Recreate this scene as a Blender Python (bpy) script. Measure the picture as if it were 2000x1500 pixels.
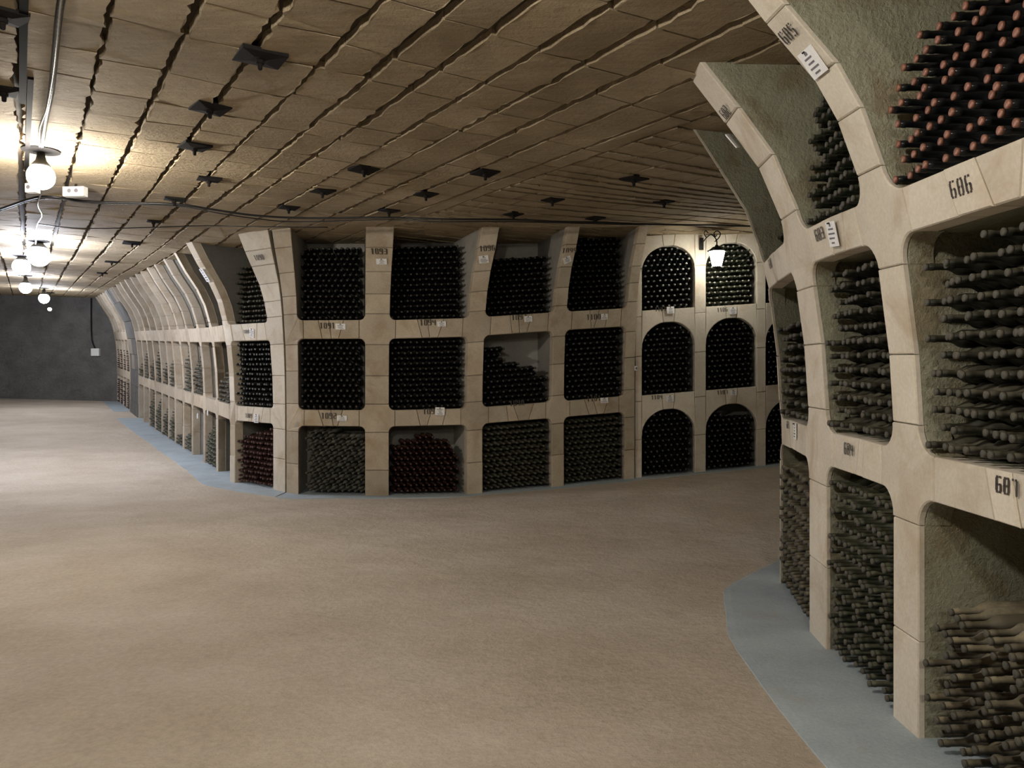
import bpy, math, random
import numpy as np
from mathutils import Vector, Matrix
R = random.Random(7)
scene = bpy.context.scene
for o in list(bpy.data.objects): bpy.data.objects.remove(o)
COL = scene.collection
# ------------------------------------------------------------------ camera, world, exposure
CAMZ = 1.42
F = 1500.0
cam = bpy.data.cameras.new('camera'); camo = bpy.data.objects.new('camera', cam); COL.objects.link(camo)
cam.sensor_width = 36; cam.lens = 36 * F / 2000; cam.clip_end = 100; cam.clip_start = .02
camo.location = (0, 0, CAMZ); camo.rotation_euler = (math.pi / 2, 0, 0)
scene.camera = camo
w = bpy.data.worlds.new('world'); scene.world = w; w.use_nodes = True
w.node_tree.nodes['Background'].inputs[0].default_value = (.9, .95, 1, 1)
w.node_tree.nodes['Background'].inputs[1].default_value = 0.0015
vs = scene.view_settings
vs.view_transform = 'Standard'; vs.look = 'None'; vs.gamma = 1; vs.use_curve_mapping = False
vs.exposure = 1.22
scene.cycles.max_bounces = 6; scene.cycles.diffuse_bounces = 4; scene.cycles.glossy_bounces = 3
scene.cycles.sample_clamp_indirect = 3.0
# lamp radiance (the lamps themselves are built at the end)
NEAR_LAMP = ((1.0, .945, .85), 228.0)
FAR_LAMP = ((.86, .92, 1.08), 150.0)
LANTERN = ((1.0, .97, .86), 30.0)

# ------------------------------------------------------------------ materials
def mat(name):
    m = bpy.data.materials.new(name); m.use_nodes = True
    return m, m.node_tree, m.node_tree.nodes['Principled BSDF']
def ramp(nt, fac, stops):
    r = nt.nodes.new('ShaderNodeValToRGB'); el = r.color_ramp.elements
    el[0].position, el[0].color = stops[0][0], (*stops[0][1], 1)
    el[1].position, el[1].color = stops[-1][0], (*stops[-1][1], 1)
    for p, c in stops[1:-1]:
        e = el.new(p); e.color = (*c, 1)
    nt.links.new(fac, r.inputs[0]); return r.outputs[0]
def noise(nt, scale, detail=6, rough=.55, vec=None, dist=0):
    n = nt.nodes.new('ShaderNodeTexNoise'); n.inputs['Scale'].default_value = scale
    n.inputs['Detail'].default_value = detail; n.inputs['Roughness'].default_value = rough
    n.inputs['Distortion'].default_value = dist
    if vec: nt.links.new(vec, n.inputs['Vector'])
    return n.outputs['Fac']
def mixc(nt, fac, a, b, mode='MIX'):
    m = nt.nodes.new('ShaderNodeMix'); m.data_type = 'RGBA'; m.blend_type = mode
    for v, i in ((fac, 0), (a, 6), (b, 7)):
        if isinstance(v, (int, float)): m.inputs[i].default_value = v
        elif isinstance(v, tuple): m.inputs[i].default_value = (*v, 1)
        else: nt.links.new(v, m.inputs[i])
    return m.outputs[2]
def mth(nt, op, a, b=0.0, clamp=False):
    m = nt.nodes.new('ShaderNodeMath'); m.operation = op; m.use_clamp = clamp
    for v, i in ((a, 0), (b, 1)):
        if isinstance(v, (int, float)): m.inputs[i].default_value = v
        else: nt.links.new(v, m.inputs[i])
    return m.outputs[0]
def bump(nt, b, h, strength, dist=.01):
    n = nt.nodes.new('ShaderNodeBump'); n.inputs['Strength'].default_value = strength; n.inputs['Distance'].default_value = dist
    nt.links.new(h, n.inputs['Height']); nt.links.new(n.outputs[0], b.inputs['Normal'])
def coord(nt, scale=(1, 1, 1), rot=(0, 0, 0)):
    g = nt.nodes.new('ShaderNodeNewGeometry'); mp = nt.nodes.new('ShaderNodeMapping')
    mp.inputs['Scale'].default_value = scale; mp.inputs['Rotation'].default_value = rot
    nt.links.new(g.outputs['Position'], mp.inputs[0]); return mp.outputs[0]
def stone(name, c0, c1, stain, rnd=.25, rough=.9, bs=.5, bdist=.004, stainpos=(.56, .72)):
    m, nt, b = mat(name); v = coord(nt)
    base = ramp(nt, noise(nt, 2.2, 8, .6, v), [(.3, c0), (.7, c1)])
    fine = noise(nt, 60, 5, .7, v)
    base = mixc(nt, .35, base, ramp(nt, fine, [(.3, (.35, .35, .35)), (.7, (.68, .68, .68))]), 'OVERLAY')
    st = ramp(nt, noise(nt, 3.1, 9, .65, v, .6), [(stainpos[0], (0, 0, 0)), (stainpos[1], (1, 1, 1))])
    base = mixc(nt, mth(nt, 'MULTIPLY', st, .55), base, stain)
    oi = nt.nodes.new('ShaderNodeObjectInfo')
    k = mth(nt, 'ADD', mth(nt, 'MULTIPLY', oi.outputs['Random'], rnd), 1 - rnd * .6)
    vm = nt.nodes.new('ShaderNodeVectorMath'); vm.operation = 'SCALE'
    nt.links.new(base, vm.inputs[0]); nt.links.new(k, vm.inputs[3])
    nt.links.new(vm.outputs[0], b.inputs['Base Color'])
    b.inputs['Roughness'].default_value = rough; b.inputs['Specular IOR Level'].default_value = .2
    bump(nt, b, mth(nt, 'ADD', fine, mth(nt, 'MULTIPLY', noise(nt, 12, 6, .7, v), 2.0)), bs, bdist)
    return m
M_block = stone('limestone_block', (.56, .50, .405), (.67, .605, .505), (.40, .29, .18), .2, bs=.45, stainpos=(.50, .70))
M_block2 = stone('dimmed_limestone_block', (.40, .335, .25), (.50, .43, .335), (.30, .21, .125), .25, bs=.45, stainpos=(.48, .68))  # darker limestone copy; dimmer light on these racks is put into its colour
M_plaster = stone('green_grey_plaster', (.30, .292, .205), (.375, .365, .265), (.22, .155, .08), .05, bs=1.0, bdist=.012, stainpos=(.5, .62))
M_plaster2 = stone('grey_plaster', (.27, .255, .225), (.35, .33, .295), (.22, .17, .11), .35, bs=.6, bdist=.008)
M_dark = stone('dark_rock', (.20, .17, .13), (.28, .24, .19), (.12, .10, .08), .1)  # browner rock tone for scattered pier blocks
M_joint = stone('painted_shade_joint', (.045, .036, .026), (.085, .066, .045), (.03, .022, .015), .0)  # groove base; shade inside the saw cuts is put into its dark colour
M_wall = stone('rock_wall', (.19, .18, .165), (.28, .27, .25), (.12, .10, .09), .1, bs=1.0, bdist=.05)
# ceiling: sawn rock with streaks that run across the cuts
def ceilmat():
    m, nt, b = mat('sawn_ceiling_rock')
    v = coord(nt, (1, 1, 1), (0, 0, math.radians(-25))); vs_ = coord(nt, (1, 5, 1), (0, 0, math.radians(-25)))
    base = ramp(nt, noise(nt, 1.3, 8, .6, v), [(.3, (.29, .222, .135)), (.7, (.445, .358, .24))])
    streak = noise(nt, 6, 7, .7, vs_)
    base = mixc(nt, .5, base, ramp(nt, streak, [(.3, (.36, .35, .34)), (.65, (.62, .62, .62))]), 'OVERLAY')
    blot = ramp(nt, noise(nt, 4, 10, .75, v, 1.0), [(.61, (0, 0, 0)), (.70, (1, 1, 1))])
    base = mixc(nt, mth(nt, 'MULTIPLY', blot, .45), base, (.10, .065, .035))
    oi = nt.nodes.new('ShaderNodeObjectInfo')
    k = mth(nt, 'ADD', mth(nt, 'MULTIPLY', oi.outputs['Random'], .16), .9)
    vm = nt.nodes.new('ShaderNodeVectorMath'); vm.operation = 'SCALE'
    nt.links.new(base, vm.inputs[0]); nt.links.new(k, vm.inputs[3]); nt.links.new(vm.outputs[0], b.inputs['Base Color'])
    b.inputs['Roughness'].default_value = .85; b.inputs['Specular IOR Level'].default_value = .25
    bump(nt, b, mth(nt, 'ADD', streak, mth(nt, 'MULTIPLY', noise(nt, 25, 6, .7, v), 1.6)), .75, .02)
    return m
M_ceil = ceilmat()
def floormat():
    m, nt, b = mat('trodden_sand_floor'); v = coord(nt); vd = coord(nt, (1, 1.25, 1), (0, 0, math.radians(-30)))
    base = ramp(nt, noise(nt, .9, 9, .62, vd), [(.28, (.44, .37, .285)), (.5, (.52, .445, .355)), (.74, (.61, .54, .45))])
    fine = noise(nt, 35, 8, .75, v)
    base = mixc(nt, .5, base, ramp(nt, fine, [(.3, (.33, .33, .33)), (.7, (.66, .66, .66))]), 'OVERLAY')
    spk = ramp(nt, noise(nt, 9, 10, .8, v), [(.60, (0, 0, 0)), (.68, (1, 1, 1))])
    base = mixc(nt, mth(nt, 'MULTIPLY', spk, .25), base, (.60, .53, .43))
    nt.links.new(base, b.inputs['Base Color']); b.inputs['Roughness'].default_value = .95
    b.inputs['Specular IOR Level'].default_value = .15
    bump(nt, b, mth(nt, 'ADD', fine, mth(nt, 'MULTIPLY', noise(nt, 5, 6, .6, v), 2.5)), .8, .018)
    return m
M_floor = floormat()
M_curb = stone('grey_painted_curb', (.29, .335, .36), (.39, .44, .465), (.34, .31, .26), .0, bs=.3)
def simple(name, col, rough=.5, metal=0.0, spec=.5):
    m, nt, b = mat(name)
    v = coord(nt); c = mixc(nt, .5, col, ramp(nt, noise(nt, 30, 4, .6, v), [(.3, (.3, .3, .3)), (.7, (.7, .7, .7))]), 'OVERLAY')
    nt.links.new(c, b.inputs['Base Color']); b.inputs['Roughness'].default_value = rough
    b.inputs['Metallic'].default_value = metal; b.inputs['Specular IOR Level'].default_value = spec
    return m
def dusty(name, dark, dust, amount, rough=.35, rnd=.5):
    m, nt, b = mat(name); v = coord(nt)
    oi = nt.nodes.new('ShaderNodeObjectInfo')
    n = noise(nt, 14, 6, .7, v)
    f = mth(nt, 'ADD', mth(nt, 'MULTIPLY', mth(nt, 'SUBTRACT', n, .42), 2.4), mth(nt, 'MULTIPLY', mth(nt, 'SUBTRACT', oi.outputs['Random'], .5), rnd), True)
    g = nt.nodes.new('ShaderNodeNewGeometry'); sp = nt.nodes.new('ShaderNodeSeparateXYZ'); nt.links.new(g.outputs['Normal'], sp.inputs[0])
    up = mth(nt, 'MULTIPLY', mth(nt, 'ADD', sp.outputs[2], .35, True), 1.0, True)
    f = mth(nt, 'MULTIPLY', mth(nt, 'MULTIPLY', mth(nt, 'ADD', f, .45), up), amount, True)
    nt.links.new(mixc(nt, f, dark, dust), b.inputs['Base Color'])
    nt.links.new(mth(nt, 'ADD', mth(nt, 'MULTIPLY', f, .6), rough, True), b.inputs['Roughness'])
    b.inputs['Coat Weight'].default_value = 0; b.inputs['Specular IOR Level'].default_value = .45
    return m
M_glass_dark = dusty('dark_bottle_glass', (.007, .008, .009), (.16, .14, .11), .10, .22)
M_glass_dusty = dusty('dusty_bottle_glass', (.012, .013, .008), (.17, .15, .10), .5, .4, 1.0)
M_glass_brown = dusty('dusty_brown_glass', (.022, .018, .012), (.27, .23, .15), .75, .45, 1.0)
M_glass_grey = dusty('grey_dusted_glass', (.02, .021, .018), (.22, .205, .165), .55, .4, .8)
M_glass_green = dusty('green_bottle_glass', (.014, .017, .011), (.17, .165, .105), .55, .3, 1.0)
M_glass_red = dusty('wine_red_glass', (.016, .006, .005), (.09, .045, .035), .4, .15, .8)
M_copper = simple('copper_capsule', (.235, .105, .07), .45, .25)
M_cap_dull = dusty('dull_cork', (.055, .05, .038), (.135, .12, .085), .5, .6, 1.4)
M_cap_pale = dusty('pale_capsule', (.05, .05, .045), (.5, .49, .42), .8, .3, 2.0)
M_cap_faint = simple('faint_cap', (.05, .046, .04), .5)
M_cap_red = simple('dark_red_capsule', (.07, .032, .026), .4)
M_black = simple('black_steel', (.008, .0075, .007), .6, .0, .3)
M_rust = simple('rusty_black_steel', (.012, .010, .009), .9, .0, .15)
M_disc = simple('darkened_black_steel', (.0035, .003, .003), .9, .0, .1)  # blackened so the colour carries the lamp discs' shade; ceiling strips share it
M_cable = simple('black_cable', (.008, .008, .009), .35)
M_conduit = simple('shiny_conduit', (.40, .40, .38), .25, .9)
M_white = simple('white_plastic', (.75, .74, .70), .4)
M_card = simple('white_card', (.78, .77, .76), .6)
M_ink = simple('stencil_ink', (.045, .035, .028), .8)
M_print = simple('grey_print', (.16, .15, .16), .8)
M_wood = simple('wooden_wedge', (.30, .20, .11), .8)
def emit(name, col, s):
    m, nt, b = mat(name); b.inputs['Base Color'].default_value = (.9, .9, .9, 1)
    b.inputs['Emission Color'].default_value = (*col, 1); b.inputs['Emission Strength'].default_value = s
    return m
M_lampn = emit('warm_lamp_glass', *NEAR_LAMP); M_lampf = emit('cool_lamp_glass', *FAR_LAMP); M_lant = emit('lantern_glass', *LANTERN)
M_lamps = emit('small_bulb', (1, 1, .97), 60)

# ------------------------------------------------------------------ object helpers
def link(name, me, mats, parent=None, **kw):
    o = bpy.data.objects.new(name, me); COL.objects.link(o)
    if me is not None and len(me.materials) == 0:
        for m in (mats if isinstance(mats, (list, tuple)) else [mats]): me.materials.append(m)
    if parent is not None: o.parent = parent
    for k, v in kw.items(): o[k] = v
    return o
def mesh(name, verts, faces, mi=None, smooth=False):
    me = bpy.data.meshes.new(name); me.from_pydata([tuple(v) for v in verts], [], faces); me.update()
    if mi is not None: me.polygons.foreach_set('material_index', mi)
    if smooth: me.polygons.foreach_set('use_smooth', [True] * len(me.polygons))
    return me
class MB:
    def __init__(s): s.v = []; s.f = []; s.m = []
    def add(s, v, f, m=0):
        b = len(s.v); s.v += [tuple(x) for x in v]; s.f += [[i + b for i in q] for q in f]; s.m += [m] * len(f)
    def box(s, c, d, rot=None, m=0):
        vs_ = [Vector(((i & 1) - .5, ((i >> 1) & 1) - .5, ((i >> 2) & 1) - .5)) for i in range(8)]
        vs_ = [Vector((p.x * d[0], p.y * d[1], p.z * d[2])) for p in vs_]
        if rot is not None: vs_ = [rot @ p for p in vs_]
        s.add([p + Vector(c) for p in vs_], [(0, 2, 3, 1), (4, 5, 7, 6), (0, 1, 5, 4), (2, 6, 7, 3), (0, 4, 6, 2), (1, 3, 7, 5)], m)
    def tube(s, pts, r, n=8, m=0, caps=True):
        pts = [Vector(p) for p in pts]; rr = r if isinstance(r, (list, tuple)) else [r] * len(pts); vs_ = []; fs = []
        for i, p in enumerate(pts):
            t = (pts[min(i + 1, len(pts) - 1)] - pts[max(i - 1, 0)]).normalized()
            a = t.cross(Vector((0, 0, 1)));
            if a.length < .1: a = t.cross(Vector((0, 1, 0)))
            a.normalize(); b = t.cross(a)
            for k in range(n):
                th = 2 * math.pi * k / n; vs_.append(p + (a * math.cos(th) + b * math.sin(th)) * rr[i])
        for i in range(len(pts) - 1):
            for k in range(n):
                k2 = (k + 1) % n; fs.append((i * n + k, i * n + k2, (i + 1) * n + k2, (i + 1) * n + k))
        if caps: fs.append(tuple(range(n - 1, -1, -1))); fs.append(tuple(range((len(pts) - 1) * n, len(pts) * n)))
        s.add(vs_, fs, m)
    def lathe(s, prof, n=16, org=(0, 0, 0), m=0, ms=None):
        vs_ = []; fs = []; b = len(s.v)
        for (r, z) in prof:
            for k in range(n):
                th = 2 * math.pi * k / n; vs_.append((org[0] + r * math.cos(th), org[1] + r * math.sin(th), org[2] + z))
        s.v += vs_
        for i in range(len(prof) - 1):
            for k in range(n):
                k2 = (k + 1) % n; s.f.append([b + i * n + k, b + i * n + k2, b + (i + 1) * n + k2, b + (i + 1) * n + k]); s.m.append(ms[i] if ms else m)
        s.f.append([b + k for k in range(n - 1, -1, -1)]); s.m.append(ms[0] if ms else m)
        s.f.append([b + (len(prof) - 1) * n + k for k in range(n)]); s.m.append(ms[-1] if ms else m)
    def me(s, name, smooth=False):
        return mesh(name, s.v, s.f, s.m, smooth)
    def build(s, name, mats, parent=None, smooth=False, **kw):
        return link(name, s.me(name, smooth), mats, parent, **kw)
def empty(name, loc=(0, 0, 0), **kw):
    o = bpy.data.objects.new(name, None); COL.objects.link(o); o.location = loc; o.empty_display_size = .1
    for k, v in kw.items(): o[k] = v
    return o

# ------------------------------------------------------------------ ground plan: floor and ceiling heights
U = np.array((-.535, .845)); V = np.array((.845, .535))      # along the left gallery, across it
def splus(x, k=.8): return k * math.log1p(math.exp(max(-30, min(30, x / k))))
def sst(a, b, x):
    t = max(0, min(1, (x - a) / (b - a))); return t * t * (3 - 2 * t)
def sp_(x, y): return (x + 4) * -.535 + (y - 10.8) * .845
def zf(x, y): return -.01 + .052 * splus(sp_(x, y)) + .075 * max(0, x + .9) * sst(6, 9.5, y)
def zc(x, y):
    g = sst(0, 1, x / 2)
    return 1.69 + .036 * splus(min(y, 9.6) - 4, .6) + .053 * splus(sp_(x, y)) + .04 * max(0, x) * sst(6, 9.5, y) + CAMZ
def P(px, d): return ((px - 1000) / F * d, d)
def proj(p): return (1000 + F * p[0] / p[1], 750 - F * (p[2] - CAMZ) / p[1]) if p[1] > .05 else (9e9, 9e9)
def hit_ceil(px, py, drop=0.0):
    d = 6.0
    for _ in range(60):
        x = (px - 1000) / F * d; d = .5 * d + .5 * (zc(x, d) - drop - CAMZ) * F / (750 - py)
    x = (px - 1000) / F * d; return Vector((x, d, zc(x, d) - drop))

# ------------------------------------------------------------------ racks
class Rack:
    """facade in (s, h, off): s runs along the base line to the image's right, h above the local floor, off towards the gallery"""
    def __init__(s, pts, nrm, lean):
        s.p = np.array(pts, float); s.n = np.array(nrm, float); s.n /= np.linalg.norm(s.n, axis=1)[:, None]
        s.s = np.concatenate([[0], np.cumsum(np.linalg.norm(np.diff(s.p, axis=0), axis=1))])
        s.z = np.array([zf(*q) for q in s.p]); s.lean = lean; s.scl = None
    def sc(s, u): return 1.0 if s.scl is None else float(np.interp(s.P(u)[1], s.scl[0], s.scl[1]))
    def H(s, u, h): return s.Z(u) + h * s.sc(u)
    def P(s, u):
        if u < 0 or u > s.s[-1]:
            i, j = (0, 1) if u < 0 else (-2, -1); L = s.s[j] - s.s[i]; t = (u - s.s[i]) / L
            return s.p[i] * (1 - t) + s.p[j] * t
        return np.array([np.interp(u, s.s, s.p[:, 0]), np.interp(u, s.s, s.p[:, 1])])
    def N(s, u):
        n = np.array([np.interp(u, s.s, s.n[:, 0]), np.interp(u, s.s, s.n[:, 1])]); return n / np.linalg.norm(n)
    def Z(s, u): return float(np.interp(u, s.s, s.z))
    def o(s, h): return s.lean * float(np.interp(h, [0, 1.2, 1.4, 1.6, 1.74, 1.86, 1.95, 2.11, 2.275, 2.354, 2.486, 2.604, 2.72, 2.835, 2.947, 3.03, 3.19, 3.4], [0, 0, .01, .024, .04, .058, .073, .105, .148, .168, .212, .27, .338, .425, .53, .61, .72, .88]))
    def M(s, u, h, off=0.0, base=False):
        p = s.P(u); n = s.N(u); k = (0 if base else s.o(h * s.sc(u))) + off
        return Vector((p[0] + n[0] * k, p[1] + n[1] * k, s.H(u, h)))
    def top(s, u):
        h = 3.2
        for _ in range(8):
            q = s.M(u, h); h = (zc(q.x, q.y) - s.Z(u)) / s.sc(u)
        return h
    def find(s, px, py, s0=None, s1=None):
        best = None
        for u in np.linspace(s0 if s0 is not None else 0, s1 if s1 is not None else s.s[-1], 160):
            for h in np.linspace(.05, 3.2, 90):
                q = proj(s.M(u, h)); e = (q[0] - px) ** 2 + (q[1] - py) ** 2
                if best is None or e < best[0]: best = (e, u, h)
        e, u0, h0 = best
        for u in np.linspace(u0 - .05, u0 + .05, 31):
            for h in np.linspace(h0 - .05, h0 + .05, 31):
                q = proj(s.M(u, h)); e = (q[0] - px) ** 2 + (q[1] - py) ** 2
                if e < best[0]: best = (e, u, h)
        return best[1], best[2]
def inset(poly, g):
    c = np.mean(poly, axis=0); out = []
    n = len(poly)
    for i in range(n):
        p0, p1, p2 = np.array(poly[i - 1]), np.array(poly[i]), np.array(poly[(i + 1) % n])
        a = p1 - p0; b = p2 - p1; la = np.linalg.norm(a); lb = np.linalg.norm(b)
        if la < 1e-6 or lb < 1e-6: out.append(p1); continue
        na = np.array((-a[1], a[0])) / la; nb = np.array((-b[1], b[0])) / lb
        m = na + nb; L = np.linalg.norm(m); m = m / max(L, .3)
        out.append(p1 + m * g)
    return out
def area2(poly): return sum(poly[i - 1][0] * poly[i][1] - poly[i][0] * poly[i - 1][1] for i in range(len(poly)))
def block_geo(mb, rk, poly, dep, f0=0.0, gap=.0025, cham=.006, ztop=None):
    if area2(poly) < 0: poly = poly[::-1]
    a = inset(poly, gap); b = inset(poly, gap + cham); n = len(poly)
    fr = [rk.M(q[0], q[1], f0) for q in b]; md = [rk.M(q[0], q[1], f0 - cham) for q in a]; bk = [rk.M(q[0], q[1], -dep) for q in a]
    fs = [tuple(range(n))]
    for i in range(n):
        j = (i + 1) % n
        fs.append((n + i, n + j, j, i)); fs.append((2 * n + i, 2 * n + j, n + j, n + i))
    mb.add(fr + md + bk, fs)
def arc(cx, cy, r, a0, a1, n=6, ry=None):
    ry = ry or r
    return [(cx + r * math.cos(math.radians(a0 + (a1 - a0) * i / n)), cy + ry * math.sin(math.radians(a0 + (a1 - a0) * i / n))) for i in range(n + 1)]
def vcuts(h0, h1, step, rr):
    n = max(1, round((h1 - h0) / step)); c = [h0 + (h1 - h0) * i / n for i in range(n + 1)]
    return [c[0]] + [x + rr.uniform(-.06, .06) * (h1 - h0) / n * 2 for x in c[1:-1]] + [c[-1]]

def build_rack(rk, root, cols, lv, r, dep, mode, seed, pmat, arched=False, thick=.12, gap=.0025, cham=.006, lintel_parts=4, cthick=None, pin=.15, bmat=None):
    bmat = bmat or M_block
    """cols: list of (sL, sR); lv = (h0, h1, h2, h3) the two beams; mode 'blocks' or 'merged'"""
    rr = random.Random(seed); h0, h1, h2, h3 = lv[:4]
    def emitb(polys, nm, thick=thick):
        if mode == 'blocks':
            for pl in polys:
                mb = MB(); block_geo(mb, rk, pl, thick, rr.uniform(-.003, .004), gap, cham); mb.build('stone_block', bmat, root)
        else:
            mb = MB()
            for pl in polys: block_geo(mb, rk, pl, thick, rr.uniform(-.002, .002), gap, cham)
            mb.build(nm, bmat, root, kind='stuff')
    for i, (a, b) in enumerate(cols):
        top = max(rk.top(a), rk.top(b)) + .015
        first, last = i == 0, i == len(cols) - 1
        polys = []
        rL = 0 if first else r; rR = 0 if last else r
        if not arched:
            def seg(y0, y1, step):
                c = vcuts(y0, y1, step, rr)
                for k in range(len(c) - 1):
                    sk = rr.uniform(-.008, .008)
                    polys.append([(a, c[k]), (b, c[k]), (b, c[k + 1]), (a, c[k + 1])])
            seg(-.05, h0 - r, .42); seg(h1 + r, h2 - r, .40); seg(h3 + r, top, .23)
            emitb(polys, 'stone_blocks', cthick or thick); polys = []
            for (y0, y1) in ((h0, h1), (h2, h3)):
                pl = [(a, y0 - r)]
                if rL: pl += arc(a - r, y0 - r, r, 0, 90)[1:] + arc(a - r, y1 + r, r, -90, 0)
                else: pl += [(a, y1 + r)]
                pl += [(b, y1 + r)]
                if rR: pl += arc(b + r, y1 + r, r, 180, 270)[1:] + arc(b + r, y0 - r, r, 90, 180)
                else: pl += [(b, y0 - r)]
                polys.append(pl)
            if cthick:
                for pl in polys:
                    mb = MB(); block_geo(mb, rk, pl, .13, -.03, .002, .004); mb.build('plaster_niche', pmat, root)
                emitb(polys, 'stone_blocks', cthick)
            else: emitb(polys, 'stone_blocks')
        if not last:
            c = cols[i + 1][0]; W = c - b; lp = []
            if not arched:
                for (y0, y1) in ((h0, h1), (h2, h3)):
                    x0, x1 = b + r, c - r
                    fr = {4: [0, .34 + rr.uniform(-.05, .04), .50 + rr.uniform(-.03, .03), .68 + rr.uniform(-.04, .08), 1], 2: [0, .5, 1], 1: [0, 1]}[lintel_parts]
                    sl = [0] + [rr.choice((-1, 1)) * rr.uniform(.012, .035) for _ in fr[1:-1]] + [0]
                    if len(fr) == 5: sl[1] = -abs(sl[1]); sl[3] = abs(sl[3])
                    for k in range(len(fr) - 1):
                        xa, xb = x0 + (x1 - x0) * fr[k], x0 + (x1 - x0) * fr[k + 1]
                        ja, jb = sl[k], sl[k + 1]
                        lp.append([(xa - ja, y0), (xb - jb, y0), (xb + jb, y1), (xa + ja, y1)])
                emitb(lp, 'stone_blocks')
            else:
                rad = W / 2; m = (b + c) / 2
                topb = min(rk.top(b), rk.top(c)) + .015
                tops = [(0, lv[0], lv[1]), (lv[1], lv[2], lv[3]), (lv[3], lv[4], topb)]
                for (yb, yc, yt) in tops:                      # opening from yb, crown yc, masonry to yt
                    ry = rad * .92; sp = yc - ry; kw = .07
                    am = math.degrees(math.acos(kw / rad))
                    lp.append([(b, sp)] + [(b, yt), (m - kw - .02, yt)] + arc(m, sp, rad, 180 - am, 180, 8, ry))
                    lp.append([(c, sp), (c, yt), (m + kw + .02, yt)] + arc(m, sp, rad, am, 0, 8, ry))
                    lp.append([(m - kw, sp + ry * math.sin(math.radians(am))), (m - kw - .02, yt), (m + kw + .02, yt), (m + kw, sp + ry * math.sin(math.radians(am)))])
                emitb(lp, 'stone_blocks')
        if arched:
            polys = []
            cc = [-.05] + [h for h in (.5, lv[1] - .08, 1.6, lv[3] - .08, 2.75)] + [top]
            for k in range(len(cc) - 1): polys.append([(a, cc[k]), (b, cc[k]), (b, cc[k + 1]), (a, cc[k + 1])])
            emitb(polys, 'stone_blocks')
        # partition wall behind the column
        m = min(.02, (b - a) * pin)
        hs = [-.05, .5, h0, h1] + [h1 + (h2 - h1) * t for t in (.35, .7)] + [h2, h3] + [h3 + (top - h3) * t for t in (.25, .5, .75, 1)]
        vs_ = []; nmid = rk.N((a + b) / 2)
        for h in hs:
            for u in (a + m, b - m):
                p = rk.P(u); z = rk.H(u, h)
                vs_.append(tuple(rk.M(u, h, -.02))); vs_.append((p[0] - nmid[0] * dep, p[1] - nmid[1] * dep, z))
        fs = []
        for k in range(len(hs) - 1):
            q = k * 4
            fs += [(q, q + 4, q + 5, q + 1), (q + 2, q + 3, q + 7, q + 6), (q, q + 2, q + 6, q + 4), (q + 1, q + 5, q + 7, q + 3)]
        fs.append(tuple(len(vs_) - 4 + j for j in (0, 2, 3, 1)))
        link('partition_wall', mesh('partition_wall', vs_, fs), pmat, root)
    # shelves and back walls, bay by bay
    for i in range(len(cols) - 1):
        b, c = cols[i][1], cols[i + 1][0]
        b -= .03; c += .03
        for (y0, y1) in ((lv[0] + (.0), lv[1]), (lv[2], lv[3])):
            e = .22 if arched else 0
            mb = MB(); vs_ = []
            for off, hh0 in ((-.04, y0 + .015), (-dep, y0 + .015 + (0 if not arched else 0))):
                for u in (b, c):
                    n = rk.N(u); p = rk.P(u); k = (rk.o(y0) if off > -.1 else 0) + off
                    for h in (hh0, y1 - .004): vs_.append((p[0] + n[0] * k, p[1] + n[1] * k, rk.H(u, h)))
            mb.add(vs_, [(0, 2, 3, 1), (4, 5, 7, 6), (0, 1, 5, 4), (2, 6, 7, 3), (1, 3, 7, 5), (0, 4, 6, 2)])
            mb.build('shelf', pmat, root)
        mb = MB(); vs_ = []
        for off in (-dep, -dep - .1):
            for u in (b, c):
                for h in (-.05, 3.6):
                    n = rk.N(u); p = rk.P(u); vs_.append((p[0] + n[0] * off, p[1] + n[1] * off, rk.H(u, h)))
        mb.add(vs_, [(0, 2, 3, 1), (4, 5, 7, 6), (0, 1, 5, 4), (2, 6, 7, 3), (1, 3, 7, 5), (0, 4, 6, 2)])
        mb.build('back_wall', pmat, root)

# right rack: far to near
pr = [((3.9, 7.35), (-.35, -.94)), ((3.7, 7.3), (-.45, -.89)), ((2.75, 6.75), (-.70, -.71)), ((2.6, 6.6), (-.74, -.67)),
      ((1.995, 5.64), (-.93, -.37)), ((1.905, 5.46), (-.95, -.30)), ((1.71, 4.42), (-.99, -.10)), ((1.68, 4.11), (-.995, -.06)),
      ((1.633, 3.29), (-1, -.02)), ((1.63, 3.08), (-1, .01)), ((1.64, 1.93), (-1, .03)), ((1.66, 1.72), (-1, .06)), ((1.74, .7), (-1, .10)), ((1.76, .5), (-1, .12))]
RR = Rack([a for a, b in pr], [b for a, b in pr], 1.0)
RR.scl = ([2.0, 2.6, 3.2, 3.7, 5.0], [1.0, 1.011, 1.021, 1.036, 1.055])
rcols = [(RR.s[2 * i], RR.s[2 * i + 1]) for i in range(7)]          # columns: ... D=2, A=3, B=4, C=5
LR = (.955, 1.13, 1.985, 2.155)
root_r = empty('wine_rack', (1.65, 3.2, 0), label='limestone wine rack on the right with leaning arches, numbered 682 to 687', category='wine rack')
def parent_fix(root):      # children keep world coordinates
    pass
# to keep world coordinates simple every rack root sits at its base while its parts get an inverse offset
class RootWrap: pass
def finish_root(root):
    inv = Matrix.Translation(root.location).inverted()
    for ch in root.children: ch.matrix_parent_inverse = inv
build_rack(RR, root_r, rcols, LR, .11, .62, 'blocks', 3, M_plaster, thick=.10, cthick=.025, pin=.015)

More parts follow.
